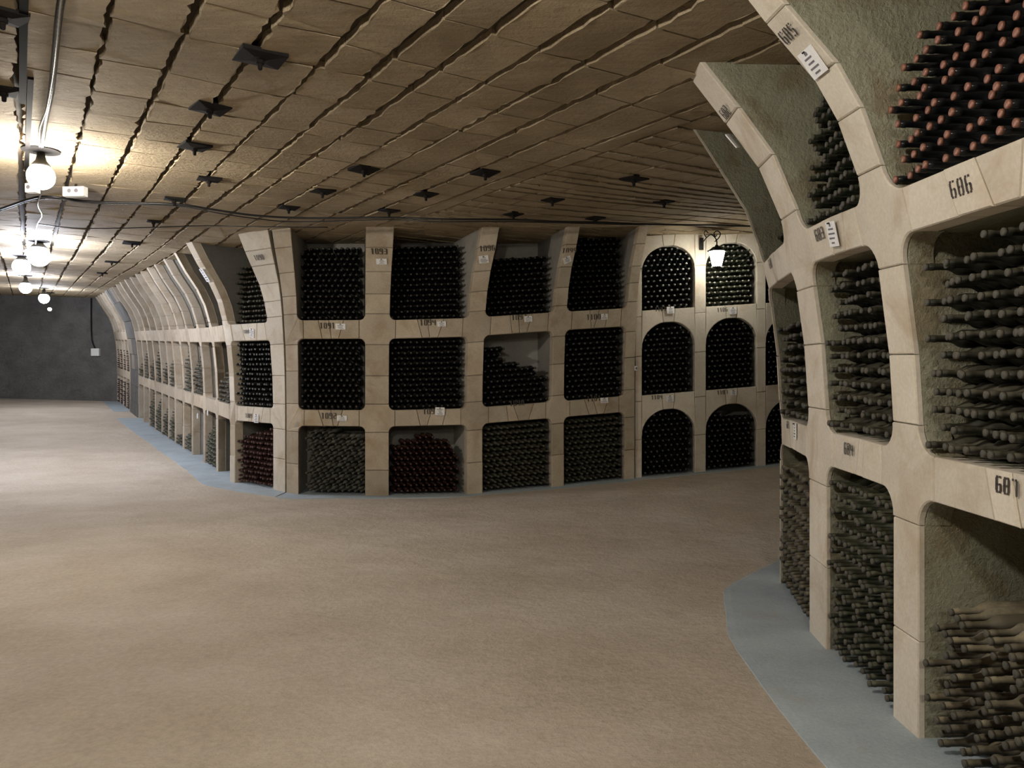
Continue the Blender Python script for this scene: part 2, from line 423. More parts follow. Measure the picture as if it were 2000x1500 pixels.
# centre rack, arched rack
pc = [(P(559, 10.0), (.0, -1)), (P(583, 9.85), (.12, -.99)), (P(713, 9.77), (.2, -.98)), (P(760, 9.77), (.26, -.97)),
      (P(912, 9.74), (.36, -.93)), (P(943, 9.74), (.38, -.92)), (P(1078, 9.82), (.30, -.95)), (P(1102, 9.87), (.28, -.96)),
      (P(1220, 10.02), (.18, -.98)), (P(1240, 10.06), (.15, -.99))]
RC = Rack([a for a, b in pc], [b for a, b in pc], .75)
ccols = [(RC.s[2 * i], RC.s[2 * i + 1]) for i in range(5)]
LC = (.885, 1.095, 2.0, 2.235)
root_c = empty('wine_rack', (*P(850, 9.7), 0), label='limestone wine rack facing the camera with square bins numbered 1090 to 1101', category='wine rack')
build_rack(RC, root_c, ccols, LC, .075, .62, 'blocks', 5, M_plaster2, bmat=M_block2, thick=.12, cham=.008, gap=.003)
pa = [(P(1240.5, 10.1), (.05, -1)), (P(1254, 10.1), (.04, -1)), (P(1357, 10.18), (0, -1)), (P(1379, 10.22), (0, -1)),
      (P(1478, 10.33), (-.05, -1)), (P(1496, 10.36), (-.05, -1)), (P(1594, 10.6), (-.1, -1)), (P(1612, 10.65), (-.12, -1)),
      (P(1712, 11.0), (-.15, -1)), (P(1732, 11.1), (-.15, -1))]
RA = Rack([a for a, b in pa], [b for a, b in pa], 0.0)
acols = [(RA.s[2 * i], RA.s[2 * i + 1]) for i in range(5)]
LA = (.88, 1.085, 2.03, 2.20, 3.04)
root_a = empty('wine_rack', (*P(1368, 10.2), 0), label='limestone wine rack with round-arched bins behind the lantern', category='wine rack')
build_rack(RA, root_a, acols, LA, .03, .62, 'blocks', 9, M_plaster2, arched=True, thick=.12, cham=.008, gap=.003)

# left rack: far to near, columns seen edge on
U_ = (-.535, .845); lc = []
near = [(P(533, 10.27), (-.45, -.89), P(557, 10.02), (-.05, -1)), (P(449, 10.93), (-.72, -.69), P(459, 10.83), (-.68, -.73))]
cents = [(-4.57, 11.9), (-5.12, 12.77), (-5.67, 13.62), (-6.12, 14.3), (-6.6, 15.05), (-7.02, 15.7), (-7.5, 16.45), (-8.0, 17.22), (-8.5, 18.0), (-9.02, 18.82), (-9.6, 19.75)]
for i, cxy in enumerate(cents):
    n = (-.84, -.54) if i else (-.80, -.60)
    near.append(((cxy[0] - .535 * .075, cxy[1] + .845 * .075), n, (cxy[0] + .535 * .075, cxy[1] - .845 * .075), n))
near = near[::-1]
pl = []
for a, na, b, nb in near: pl += [(a, na), (b, nb)]
RL = Rack([a for a, b in pl], [b for a, b in pl], .75)
lcols = [(RL.s[2 * i], RL.s[2 * i + 1]) for i in range(len(near))]
root_l = empty('wine_rack', (-4.5, 11.9, 0), label='long limestone wine rack curving away down the left gallery', category='wine rack')
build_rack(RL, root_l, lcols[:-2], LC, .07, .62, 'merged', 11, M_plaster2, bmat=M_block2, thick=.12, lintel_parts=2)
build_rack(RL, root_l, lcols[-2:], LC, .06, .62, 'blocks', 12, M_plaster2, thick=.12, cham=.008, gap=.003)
# shelf/back/lintels for the bay between the two calls
build_rack(RL, root_l, [lcols[-3], lcols[-2]], LC, .07, .62, 'merged', 13, M_plaster2, bmat=M_block2, thick=.11, lintel_parts=2)
# far group beyond the plain pier
fg = [(-10.75, 21.6), (-11.25, 22.4), (-11.75, 23.2), (-12.25, 24.0), (-12.75, 24.8)]
pf = []
for cxy in fg[::-1]:
    n = (-.845, -.535); pf += [((cxy[0] - .04, cxy[1] + .063), n), ((cxy[0] + .04, cxy[1] - .063), n)]
RF = Rack([a for a, b in pf], [b for a, b in pf], .75)
fcols = [(RF.s[2 * i], RF.s[2 * i + 1]) for i in range(len(fg))]
root_f = empty('wine_rack', (-11.5, 22.8, 0), label='farthest wine rack on the left, beyond the plain pier by the end wall', category='wine rack')
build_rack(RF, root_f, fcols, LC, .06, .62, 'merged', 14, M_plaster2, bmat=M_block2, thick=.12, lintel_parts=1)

# ------------------------------------------------------------------ the setting
def grid_surface(name, fn, x0, x1, y0, y1, st, m, jit=0.0, flip=False, **kw):
    nx = int((x1 - x0) / st) + 1; ny = int((y1 - y0) / st) + 1; rr = random.Random(3)
    v = []; f = []
    for j in range(ny):
        for i in range(nx):
            x, y = x0 + i * st, y0 + j * st; v.append((x, y, fn(x, y) + rr.uniform(-jit, jit)))
    for j in range(ny - 1):
        for i in range(nx - 1):
            q = (j * nx + i, j * nx + i + 1, (j + 1) * nx + i + 1, (j + 1) * nx + i); f.append(q[::-1] if flip else q)
    return link(name, mesh(name, v, f, None, True), m, None, **kw)
grid_surface('floor', lambda x, y: zf(x, y), -22, 9.5, -7, 28, .25, M_floor, .004, kind='structure')
# curb strips
def curb(name, rk, w_, label, back=.6, ext=(0, 0), step=.25):
    us = list(np.linspace(rk.s[0] - ext[0], rk.s[-1] + ext[1], max(3, int((rk.s[-1] + ext[0] + ext[1]) / step)))); rr = random.Random(2)
    v = []; f = []
    for u in us:
        n = rk.N(u); p = rk.P(u); ww = w_(u) + rr.uniform(-.012, .012)
        for k, dz in ((ww + .012, -.03), (ww, .004), (ww - .05, .007), (-back, .012), (-back, -.05)):
            v.append((p[0] + n[0] * k, p[1] + n[1] * k, rk.Z(u) + dz))
    for i in range(len(us) - 1):
        for k in range(4): q = i * 5 + k; f.append((q, q + 1, q + 6, q + 5))
        f.append((i * 5 + 4, i * 5, i * 5 + 5, i * 5 + 9))
    f.append((0, 1, 2, 3, 4)); e = (len(us) - 1) * 5; f.append((e + 4, e + 3, e + 2, e + 1, e))
    return link(name, mesh(name, v, f), M_curb, None, kind='structure', label=label)
curb('trim_1', RR, lambda u: .47, 'grey painted curb along the foot of the right rack')
curb('trim_2', RC, lambda u: .17 + .25 * math.exp(-u / .7), 'grey curb along the foot of the centre rack')
curb('trim_3', RA, lambda u: .15, 'grey curb along the foot of the arched rack')
curb('trim_4', RL, lambda u: .50 - .012 * u, 'grey curb along the foot of the left rack')
curb('trim_5', RF, lambda u: .4, 'grey curb along the foot of the farthest rack')

def wall(name, pts, z0, z1, label=None, thick=.3, jit=.03, m=None):
    """rough rock wall between plan points"""
    rr = random.Random(hash(name) % 100 if False else len(name)); mb = MB()
    for (a, b) in zip(pts[:-1], pts[1:]):
        a = Vector((*a, 0)); b = Vector((*b, 0)); L = (b - a).length; nx = max(2, int(L / .5)); nz = 9
        t = (b - a) / L; n = Vector((-t.y, t.x, 0)); v = []; f = []
        for k in range(nz + 1):
            for i in range(nx + 1):
                p = a + t * (L * i / nx); j = 0 if i in (0, nx) else rr.uniform(-jit, jit)
                g0, g1 = zf(p.x, p.y) - .15, zc(p.x, p.y) + .12
                q = p + n * j; v.append((q.x, q.y, g0 + (g1 - g0) * k / nz))
        for k in range(nz):
            for i in range(nx): q = k * (nx + 1) + i; f.append((q, q + 1, q + nx + 2, q + nx + 1))
        b0 = len(v)
        for (p, zz) in ((a, 0), (b, 0), (b, 1), (a, 1)):
            q = p - n * thick; v.append((q.x, q.y, (zf(p.x, p.y) - .15) if zz == 0 else zc(p.x, p.y) + .12))
        f.append((b0, b0 + 3, b0 + 2, b0 + 1)); mb.add(v, f)
    return mb.build(name, m or M_wall, None, True, kind='structure', **({'label': label} if label else {}))
wall('wall_end', [(-12.75 + .3, 24.8 + .45 ), (-20.5, 25.0)][::-1], 0, 0, 'rough rock end wall of the left gallery')
wall('wall_left', [(-20.5, 25.3), (-8.0, 8.0), (-3.3, .5), (-3.3, -6.6)], 0, 0)
wall('wall_back', [(-3.5, -6.5), (9.3, -6.5)], 0, 0)
wall('wall_right', [(9.2, -6.6), (9.2, 12.5)], 0, 0)
wall('wall_front', [(9.3, 12.3), (5.45, 11.45)], 0, 0)
wall('wall_near', [(5.6, 7.3), (3.9, 7.35)][::1], 0, 0)
wall('wall_side', [(9.3, 6.2), (5.5, 7.3)], 0, 0)
wall('wall_rear', [(1.76, .5), (2.0, -6.6)], 0, 0)
# plain pier between the left racks
def pier(name, a, b, na, label):
    rk = Rack([a, b], [na, na], .75); mb = MB(); rr = random.Random(4)
    hs = vcuts(-.05, rk.top(0) + .03, .45, rr)
    root = empty(name, (*a, zf(*a)), kind='structure', label=label)
    for k in range(len(hs) - 1):
        n = 2 + k % 2; xs = [rk.s[-1] * i / n for i in range(n + 1)]
        for i in range(n):
            mb = MB(); c = [(xs[i], hs[k]), (xs[i + 1], hs[k]), (xs[i + 1], hs[k + 1]), (xs[i], hs[k + 1])]
            block_geo(mb, rk, c, .5, rr.uniform(-.01, .01), .004, .01); mb.build('stone_block', M_dark if (i + k) % 5 == 4 else M_wall, root)
    return root
pier1 = pier('wall_pier', (-10.70, 21.52), (-9.66, 19.84), (-.845, -.535), 'plain rock pier between the two left racks')
# rock mass closing the view behind each rack top (solid rock above the bins)
# ------------------------------------------------------------------ ceiling
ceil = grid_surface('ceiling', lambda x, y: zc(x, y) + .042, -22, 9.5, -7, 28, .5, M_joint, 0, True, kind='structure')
room = [(-20.4, 24.9), (-12.6, 25.1), (-11.0, 22.2), (-9.3, 19.4), (-4.2, 11.4), (-3.3, 10.6), (-2.7, 10.5), (2.0, 10.8), (4.9, 11.1), (9.1, 12.1),
        (9.1, 6.3), (4.1, 7.9), (3.2, 7.4), (2.55, 5.8), (2.32, 4.4), (2.28, .5), (1.9, -6.4), (-3.2, -6.4), (-3.2, .5), (-7.9, 8.0)]
def inside(x, y):
    c = False; n = len(room)
    for i in range(n):
        x1, y1 = room[i - 1]; x2, y2 = room[i]
        if (y1 > y) != (y2 > y) and x < (x2 - x1) * (y - y1) / (y2 - y1) + x1: c = not c
    return c
rc = random.Random(21)
def plan(a, b): q = U * a + V * b; return float(q[0]), float(q[1])
panels = []          # (polygon [(x,y)], tilt, drop)
def add_panel(a0, a1, b0, b1, axis, ga, gb, tilt):
    """cell in (a,b); the long sides run along `axis`; ga/gb = gaps"""
    cx, cy = plan((a0 + a1) / 2, (b0 + b1) / 2)
    if not inside(cx, cy): return
    pts = []; n = 8
    ja = lambda: rc.gauss(0, .0055) + (rc.random() < .08) * rc.uniform(-.02, .02)
    a0 += ga / 2; a1 -= ga / 2; b0 += gb / 2; b1 -= gb / 2
    if a1 - a0 < .03 or b1 - b0 < .03: return
    if axis == 'a':
        for k in range(n + 1): pts.append((a0 + (a1 - a0) * k / n, b0 + ja()))
        for k in range(n, -1, -1): pts.append((a0 + (a1 - a0) * k / n, b1 + ja()))
    else:
        for k in range(n + 1): pts.append((a0 + ja() * .7, b0 + (b1 - b0) * k / n))
        for k in range(n, -1, -1): pts.append((a1 + ja() * .5, b0 + (b1 - b0) * k / n))
    bot = []
    for (a, b) in pts:
        x, y = plan(a, b)
        t = tilt * ((b - (b0 + b1) / 2) / (b1 - b0) if axis == 'a' else (a - (a0 + a1) / 2) / (a1 - a0))
        bot.append((x, y, zc(x, y) + t + rc.uniform(-.003, .003)))
    d = math.hypot(cx, cy); pp = proj((cx, cy, zc(cx, cy)))
    vis = -250 < pp[0] < 2100 and pp[1] > -250 and cy > 0
    panels.append(((a1 - a0) * (b1 - b0) * 1.8 / max(d, 1) ** 3 if vis else 0, bot, (cx, cy)))
b = -9.0
while b < 3.72:
    w_ = .315 * rc.uniform(.86, 1.14)
    if b + w_ > 3.72: w_ = 3.72 - b + .001
    a = -9.0 + rc.uniform(-.1, .1); a -= .0
    grp = math.floor(b / 1.3)
    rg = random.Random(grp * 7 + 1); cuts = []; q = -9.0
    while q < 31: q += rg.choice((.36, .42, .47, .55)); cuts.append(q)
    i = 0; prev = -9.5; tl = rc.uniform(.004, .02); g = rc.choice((.028, .036, .045, .055))
    for q in cuts:
        skip = rc.random() < .10
        qq = q + .10 * (b - grp * 1.3)
        if skip: continue
        if rc.random() < .25: g = rc.choice((.024, .034, .045, .065)); tl = rc.uniform(.002, .026)
        add_panel(prev, qq, b, b + w_, 'a', rc.choice((.008, .012, .018)), g, rc.choice((-.3, .3, .6)) * tl); prev = qq
    b += w_
# zone beyond the long crack: cuts run across
a = -8.0
while a < 16:
    w_ = rc.choice((.17, .21, .25, .30)); bb = 3.72; first = True
    g = rc.choice((.010, .014, .020))
    while bb < 14:
        L = rc.choice((.33, .33, .40, .62)); L = L if not first else L * rc.uniform(.6, 1)
        first = False
        add_panel(a, a + w_, bb, bb + L, 'b', g, rc.choice((.008, .014, .02)), rc.uniform(.002, .014)); bb += L
    a += w_
panels.sort(key=lambda t: -t[0])
def panel_geo(mb, bot):
    n = len(bot); vs_ = list(bot) + [(x, y, zc(x, y) + .045) for x, y, z in bot]
    ar = sum(bot[i - 1][0] * bot[i][1] - bot[i][0] * bot[i - 1][1] for i in range(n))
    fs = [tuple(range(n)) if ar < 0 else tuple(range(n - 1, -1, -1))]
    for i in range(n):
        j = (i + 1) % n; fs.append((i, j, n + j, n + i) if ar > 0 else (j, i, n + i, n + j))
    mb.add(vs_, fs)
for k, (sc_, bot, c) in enumerate(panels[:290]):
    mb = MB(); panel_geo(mb, bot); mb.build('rock_panel', M_ceil, ceil)
mb = MB()
for (sc_, bot, c) in panels[290:]: panel_geo(mb, bot)
mb.build('rock_panels', M_ceil, ceil, kind='stuff')

# ------------------------------------------------------------------ numbers and cards
SEG = {'0': 'abcdef', '1': 'i', '2': 'abged', '3': 'abgcd', '4': 'fgbc', '5': 'afgcd', '6': 'afgecd', '7': 'abc', '8': 'abcdefg', '9': 'abcdfg'}
def digit_polys(ch, st=.30, W=.56):
    g = .035; P_ = []
    def bar(x0, x1, y0, y1, ct=0, cb=0):
        P_.append([(x0, y0 + cb * .6), (x0 + cb, y0), (x1, y0), (x1, y1), (x0 + ct, y1), (x0, y1 - ct * .6)])
    s_ = SEG[ch]; h = st * .55
    if 'i' in s_: return [[(W / 2 - st * .35, 0), (W / 2 + st * .35, 0), (W / 2 + st * .35, 1), (W / 2 - st * .35, 1), (W / 2 - st * .8, .84), (W / 2 - st * .35, .84)]]
    v = st * .62
    def rect(x0, y0, x1, y1, cx=None):
        c = .07
        P_.append([(x0 + c, y0), (x1 - c, y0), (x1, y0 + c), (x1, y1 - c), (x1 - c, y1), (x0 + c, y1), (x0, y1 - c), (x0, y0 + c)])
    if 'f' in s_ and 'e' in s_: rect(0, .08, v, .92)
    elif 'f' in s_: rect(0, .5, v, .92)
    elif 'e' in s_: rect(0, .08, v, .5)
    if 'b' in s_ and 'c' in s_: rect(W - v, .08 if ch != '7' and ch != '4' else 0, W, .92)
    elif 'b' in s_: rect(W - v, .48, W, .92)
    elif 'c' in s_: rect(W - v, .08, W, .54)
    t = .13; m = W / 2
    for nm, y in (('a', 1 - t), ('d', 0), ('g', .5 - t / 2)):
        if nm in s_:
            P_.append([(.06, y), (m - g, y), (m - g, y + t), (.06, y + t)]); P_.append([(m + g, y), (W - .06, y), (W - .06, y + t), (m + g, y + t)])
    return P_
def surf_frame(rk, u, h, ang, off):
    o = rk.M(u, h, off); ex = (rk.M(u + .02, h, off) - rk.M(u - .02, h, off)).normalized(); ey = (rk.M(u, h + .03, off) - rk.M(u, h - .03, off)).normalized()
    n = ex.cross(ey).normalized(); ey = n.cross(ex)
    c, s_ = math.cos(ang), math.sin(ang)
    return o, ex * c + ey * s_, ey * c - ex * s_, n
def stencil(rk, root, text, px, py, size, ang=0, rng=None, off=.006):
    u, h = rk.find(px, py, *(rng or (None, None)))
    if rng and rng[1] - rng[0] < .35: u = (rng[0] + rng[1]) / 2
    o, ex, ey, n = surf_frame(rk, u, h, math.radians(ang), off + (.012 if text == '685' else .010 if text == '682' else 0))
    mb = MB(); x = -len(text) * .70 * size / 2
    for ch in text:
        for pl in digit_polys(ch):
            mb.add([o + ex * (x + q[0] * size) + ey * ((q[1] - .5) * size) for q in pl], [tuple(range(len(pl)))])
        x += .70 * size
    mb.build('stencil_number', M_ink, root, label='black stencilled number ' + text)
def card(rk, px, py, w_, h_, label, ang=0, rng=None, off=.012, lines=4, tip=0, group='white bin cards on the racks'):
    u, h = rk.find(px, py, *(rng or (None, None))); o, ex, ey, n = surf_frame(rk, u, h, math.radians(ang), off)
    if tip: r_ = Matrix.Rotation(math.radians(tip), 3, ey); ex = r_ @ ex; n = r_ @ n
    root = empty('bin_card', o, label=label, category='card', group=group)
    R3 = Matrix((ex, ey, n)).transposed()
    root.rotation_euler = R3.to_euler()
    mb = MB(); mb.box((0, 0, .0), (w_, h_, .006)); mb.build('card_plate', M_card, root)
    mb = MB(); rr = random.Random(int(px))
    mb.box((0, h_ * .36, .0036), (w_ * .18, h_ * .12, .0006)); 
    for k in range(lines):
        L = w_ * rr.uniform(.3, .8); mb.box((rr.uniform(-.1, .1) * (w_ - L), h_ * (.2 - .55 * k / max(1, lines - 1)), .0036), (L, h_ * .07, .0006))
    mb.build('printing', M_print, root)
    mb = MB(); mb.lathe([(.004, 0), (.004, .012), (.002, .013)], 6, (0, h_ * .45, .002)); mb.build('nail', M_black, root)
SC = rcols
stencil(RR, root_r, '685', 1545, 68, .062, 0, (SC[4][0], SC[4][1]))
stencil(RR, root_r, '682', 1415, 228, .066, 0, (SC[3][0], SC[3][1]))
stencil(RR, root_r, '686', 1880, 364, .062, 0, (rcols[4][1], rcols[5][0]))
stencil(RR, root_r, '683', 1603, 457, .062, 0, (rcols[3][1], rcols[4][0]))
stencil(RR, root_r, '684', 1660, 877, .06, 0, (rcols[3][1], rcols[4][0]))
stencil(RR, root_r, '687', 1971, 950, .058, 0, (rcols[4][1], rcols[5][0]))
stencil(RR, root_r, '680', 1506, 515, .06, 0, (rcols[2][0], rcols[3][0]))
stencil(RR, root_r, '681', 1540, 830, .05, 0, (rcols[2][0], rcols[3][0]))
card(RR, 1592, 122, .125, .125, 'white printed card nailed to the nearest arch of the right rack', 0, (SC[4][0], SC[4][1]))
card(RR, 1633, 457, .10, .12, 'white printed card on the upper lintel between the two nearest pillars', -4, (rcols[3][1], rcols[4][0]), off=.02)
card(RR, 1556, 842, .06, .10, 'small white card on the lower lintel at the far end of the right rack', 0, (rcols[2][0], rcols[3][0]))
card(RR, 1441, 275, .10, .10, 'white card jutting edge on from the second arch of the right rack', 0, (SC[3][0], SC[3][1]), tip=-25, off=.03)
for t, px, py, s_ in (('1091', 640, 636, .075), ('1092', 643, 812, .075), ('1094', 836, 630, .075), ('1095', 842, 803, .075),
                      ('1097', 1014, 619, .07), ('1098', 1010, 787, .07), ('1100', 1160, 619, .07), ('1101', 1160, 778, .07)):
    stencil(RC, root_c, t, px, py, s_)
stencil(RC, root_c, '1093', 743, 491, .075, 0, ccols[1]); stencil(RC, root_c, '1096', 950, 485, .07, 0, ccols[2]); stencil(RC, root_c, '1099', 1105, 490, .07, 0, ccols[3])
stencil(RL, root_l, '1090', 527, 500, .07, 0, lcols[-1]); stencil(RL, root_l, '1088', 482, 648, .05, 0, (lcols[-2][0], lcols[-1][1])); stencil(RL, root_l, '1089', 487, 812, .06, 0, (lcols[-2][0], lcols[-1][1]))
for t, px, py in (('1102', 1272, 455), ('1103', 1290, 604), ('1104', 1283, 776), ('1106', 1411, 605), ('1107', 1411, 766)):
    stencil(RA, root_a, t, px, py, .055)
for px, py, w_, h_, lab in ((665, 638, .13, .075, 'white card on the upper lintel, first bay right of the corner'), (668, 817, .13, .07, 'white card on the lower lintel, first bay right of the corner'), (862, 633, .11, .065, 'white card on the upper lintel, second bay right of the corner'), (859, 803, .12, .10, 'white square card on the lower lintel, second bay right of the corner'),
                            (1031, 623, .10, .075, 'white card on the upper lintel above the half-empty bin'), (1180, 619, .085, .075, 'white card on the upper lintel, last bay before the arched bins'), (1180, 782, .10, .07, 'white card on the lower lintel, last bay before the arched bins')):
    card(RC, px, py, w_, h_, lab, R.uniform(-3, 3))
card(RC, 745, 511, .13, .075, 'white card on the first pillar right of the corner', 0, ccols[1])
card(RC, 944, 507, .12, .10, 'white card on the second pillar right of the corner', 2, ccols[2])
card(RC, 1107, 508, .10, .085, 'tilted dim white card on the third pillar right of the corner', 24, ccols[3])
card(RL, 493, 650, .10, .12, 'tilted white card on the upper lintel just left of the corner', -12, (lcols[-2][0], lcols[-1][1]))
card(RL, 502, 817, .10, .12, 'white portrait card on the lower lintel just left of the corner', 0, (lcols[-2][0], lcols[-1][1]))
card(RL, 404, 538, .10, .20, 'bright white card on the second arch from the corner of the left rack', 0, lcols[-2], off=.03)
card(RL, 387, 812, .08, .09, 'white card on the lower lintel of the left rack, third bay from the corner')
card(RL, 407, 806, .08, .09, 'white card on the lower lintel of the left rack, second bay from the corner')
card(RA, 1303, 452, .12, .07, 'white card above the top arched bin left of the lantern', off=.02)
card(RA, 1309, 606, .10, .09, 'white card above the middle arched bin left of the lantern', off=.02)
card(RA, 1431, 607, .10, .09, 'white card above the middle arched bin below the lantern', off=.02)
card(RA, 1308, 778, .10, .085, 'white card above the bottom arched bin left of the lantern', off=.02)
card(RA, 1432, 767, .09, .07, 'white card above the bottom arched bin below the lantern', off=.02)
for r_ in (root_r, root_c, root_a, root_l, root_f, pier1): finish_root(r_)

# ------------------------------------------------------------------ bottles
BP = [(.0125, .30), (.0148, .296), (.0148, .272), (.0138, .270), (.0142, .215), (.019, .195), (.031, .172), (.0365, .150), (.037, .03), (.034, 0.0)]
def bottle_meshes(name, n, glass, cap, capsule_len):
    """root mesh = glass body; child mesh = capsule or cork end"""
    body = MB(); z1 = .30 - capsule_len
    prof = [(.030, 0), (.037, .008), (.037, .150), (.0355, .164), (.031, .177), (.022, .192), (.0160, .206), (.0140, .222), (.0135, .262), (.0152, .266), (.0152, .278), (.0138, .281), (.0138, .298), (.011, .2995)]
    body.lathe(prof, n); mb_ = body.me(name, True); mb_.materials.append(glass)
    c = MB()
    if capsule_len > .03: c.lathe([(.0150, .3 - capsule_len), (.0148, .262), (.0164, .266), (.0164, .280), (.0152, .283), (.0156, .3005), (.0135, .3035)], n)
    else: c.lathe([(.0142, .290), (.0142, .3005), (.010, .3025)], n)
    mc = c.me('capsule', True); mc.materials.append(cap)
    return mb_, mc
PROF_S = [(.030, 0), (.037, .01), (.037, .155), (.029, .178), (.0165, .203), (.0142, .225), (.0150, .272), (.0150, .299)]
def small_template(n=8):
    b = MB(); b.lathe([(r, z) for r, z in PROF_S], n, ms=[0] * 7 + [0]); b.m[-1] = 1
    # a short cap ring takes the cap material as well
    return np.array(b.v), [list(f) for f in b.f], list(b.m)
TV, TF, TM = small_template()
ORD = ['bottom', 'second', 'third', 'fourth', 'fifth', 'sixth', 'seventh', 'eighth', 'ninth', 'tenth', 'eleventh', 'twelfth', 'thirteenth', 'fourteenth', 'fifteenth', 'sixteenth', 'seventeenth', 'eighteenth', 'nineteenth', 'twentieth']
PO = ['first'] + ORD[1:]
def dirmat(d, roll):
    z = Vector(d).normalized(); q = Vector((0, 0, 1)).rotation_difference(z)
    return q.to_matrix() @ Matrix.Rotation(roll, 3, 'Z')
def bin_slots(rk, cols, i, h0, h1, off, fill=None, yaw=0, pitch=0, jit=.018, seed=0, sp=.079, ra=.068, margin=.02, arch=None, shift=0):
    rr = random.Random(seed); a, b = cols[i][1] - .01 + margin, cols[i + 1][0] + .01 - margin; out = []
    mid = (a + b) / 2; Nb = rk.N(mid); c_, s_ = math.cos(math.radians(yaw)), math.sin(math.radians(yaw))
    Nb = np.array((Nb[0] * c_ - Nb[1] * s_, Nb[0] * s_ + Nb[1] * c_))
    row = 0; h = h0 + .0385
    while h < h1 - .03:
        u = a + .038 + (sp / 2 if row % 2 else 0) + shift; col = 0
        while u < b - .036:
            t = (u - a) / (b - a); ok = h < h0 + (h1 - h0) * (fill(t) if fill else 1.0)
            if arch:
                hs, ry = arch; rad = (b - a) / 2 + .01
                if h > hs: ok = ok and ((u - mid) / rad) ** 2 + ((h + .02 - hs) / ry) ** 2 < 1
            if ok:
                n = Nb + np.array((rr.gauss(0, .011), rr.gauss(0, .011))); d = Vector((n[0], n[1], rr.gauss(math.tan(math.radians(pitch)), .015))).normalized()
                p = rk.P(u); tip = off + rr.uniform(-jit, jit) + (rr.uniform(-.02, 0) if row % 2 else 0)
                loc = Vector((p[0] + Nb[0] * tip, p[1] + Nb[1] * tip, rk.H(u, h) + rr.uniform(-.003, .003))) - d * .30
                if True: out.append((loc, d, row, col))
            u += sp; col += 1
        h += ra; row += 1
    return out
n_ind = [0]
def place_ind(slots, name, protos, look, binname, group, part='capsule', rows=None):
    body, cap = protos
    for (loc, d, r_, c_) in slots:
        o = bpy.data.objects.new(name, body); COL.objects.link(o); o.location = loc
        o.rotation_euler = dirmat(d, R.uniform(0, 6)).to_euler()
        o['label'] = '%s, %s row, %s from left, %s' % (look, ORD[min(r_, 19)], PO[min(c_, 19)], binname)
        o['category'] = 'bottle'; o['group'] = group
        k = bpy.data.objects.new(part, cap); COL.objects.link(k); k.parent = o
        n_ind[0] += 1
class Stuff:
    def __init__(s): s.v = []; s.f = []; s.m = []; s.n = 0
    def add(s, slots, g=0):
        for (loc, d, r_, c_) in slots:
            Rm = np.array(dirmat(d, R.uniform(0, 6))); s.v.append(TV @ Rm.T + np.array(loc)); b_ = s.n; s.n += len(TV)
            s.f += [[i + b_ for i in q] for q in TF]; s.m += [2 * g + x for x in TM]
    def build(s, name, mats, label, cat, group=None):
        me = bpy.data.meshes.new(name); me.from_pydata(np.concatenate(s.v).tolist(), [], s.f); me.update()
        me.polygons.foreach_set('material_index', s.m); me.polygons.foreach_set('use_smooth', [True] * len(s.m))
        o = link(name, me, mats, None, kind='stuff', label=label, category=cat)
        if group: o['group'] = group
        return o
# right rack bins. bay 2: D-A, 3: A-B, 4: B-C, 1: beyond D
p_cop = bottle_meshes('capped_wine_bottle', 14, M_glass_dark, M_copper, .030)
p_dus = bottle_meshes('dusty_wine_bottle', 14, M_glass_dusty, M_cap_dull, .02)
p_brn = bottle_meshes('brown_wine_bottle', 14, M_glass_brown, M_cap_dull, .02)
p_grn = bottle_meshes('green_wine_bottle', 14, M_glass_green, M_cap_dull, .02)
def vis(slots, x1=2060, y0=-60, y1=1560):
    out = []
    for s_ in slots:
        q = proj(s_[0] + s_[1] * .3)
        if q[0] < x1 and y0 < q[1] < y1: out.append(s_)
    return out
s685 = vis(bin_slots(RR, rcols, 4, 2.16, 3.05, .12, lambda t: .48 + .52 * t, seed=1, jit=.02, sp=.082, ra=.068), 2050)
place_ind(s685, 'capped_wine_bottle', p_cop, 'dark wine bottle with copper capsule', 'nearest top bin', 'copper-capped bottles in bin 685')
s682 = bin_slots(RR, rcols, 3, 2.16, 3.05, .10, lambda t: .66 + .2 * t, seed=2, jit=.025)
place_ind(s682, 'green_wine_bottle', p_grn, 'greenish dusty wine bottle', 'second top bin', 'greenish bottles in bin 682')
s686 = vis(bin_slots(RR, rcols, 4, 1.135, 1.985, .0, lambda t: .84 + .1 * math.sin(3 * t), seed=3, jit=.03, margin=.05), 2040)
s687 = vis(bin_slots(RR, rcols, 4, .02, .955, -.02, lambda t: .60 + .0 * t, seed=4, jit=.035, margin=.04, pitch=-2), 2040)
s683 = bin_slots(RR, rcols, 3, 1.135, 1.985, -.01, lambda t: .97, seed=5, jit=.03)
s684 = bin_slots(RR, rcols, 3, .02, .955, .0, lambda t: .93, seed=6, jit=.02)
s680 = bin_slots(RR, rcols, 2, 1.135, 1.985, .0, lambda t: .70, seed=7, jit=.03)
s681 = bin_slots(RR, rcols, 2, .02, .955, .0, lambda t: .88, seed=8, jit=.02)
s679 = bin_slots(RR, rcols, 2, 2.16, 3.0, .0, lambda t: .6, seed=9, jit=.03)
stR = Stuff()
def biggest(slots, n):
    s_ = sorted(slots, key=lambda q: (q[0] + q[1] * .3).length); return s_[:n], s_[n:]
g, rest = biggest(s686, 300); place_ind(g, 'dusty_wine_bottle', p_dus, 'dusty dark wine bottle', 'nearest middle bin', 'dusty bottles in bin 686'); stR.add(rest, 0)
g, rest = biggest(s687, 300); place_ind(g, 'brown_wine_bottle', p_brn, 'dusty brown wine bottle', 'nearest bottom bin', 'dusty brown bottles in bin 687'); stR.add(rest, 1)
g, rest = biggest(s683, 300); place_ind(g, 'dusty_wine_bottle', p_dus, 'dusty dark wine bottle', 'second middle bin', 'dusty bottles in bin 683'); stR.add(rest, 0)
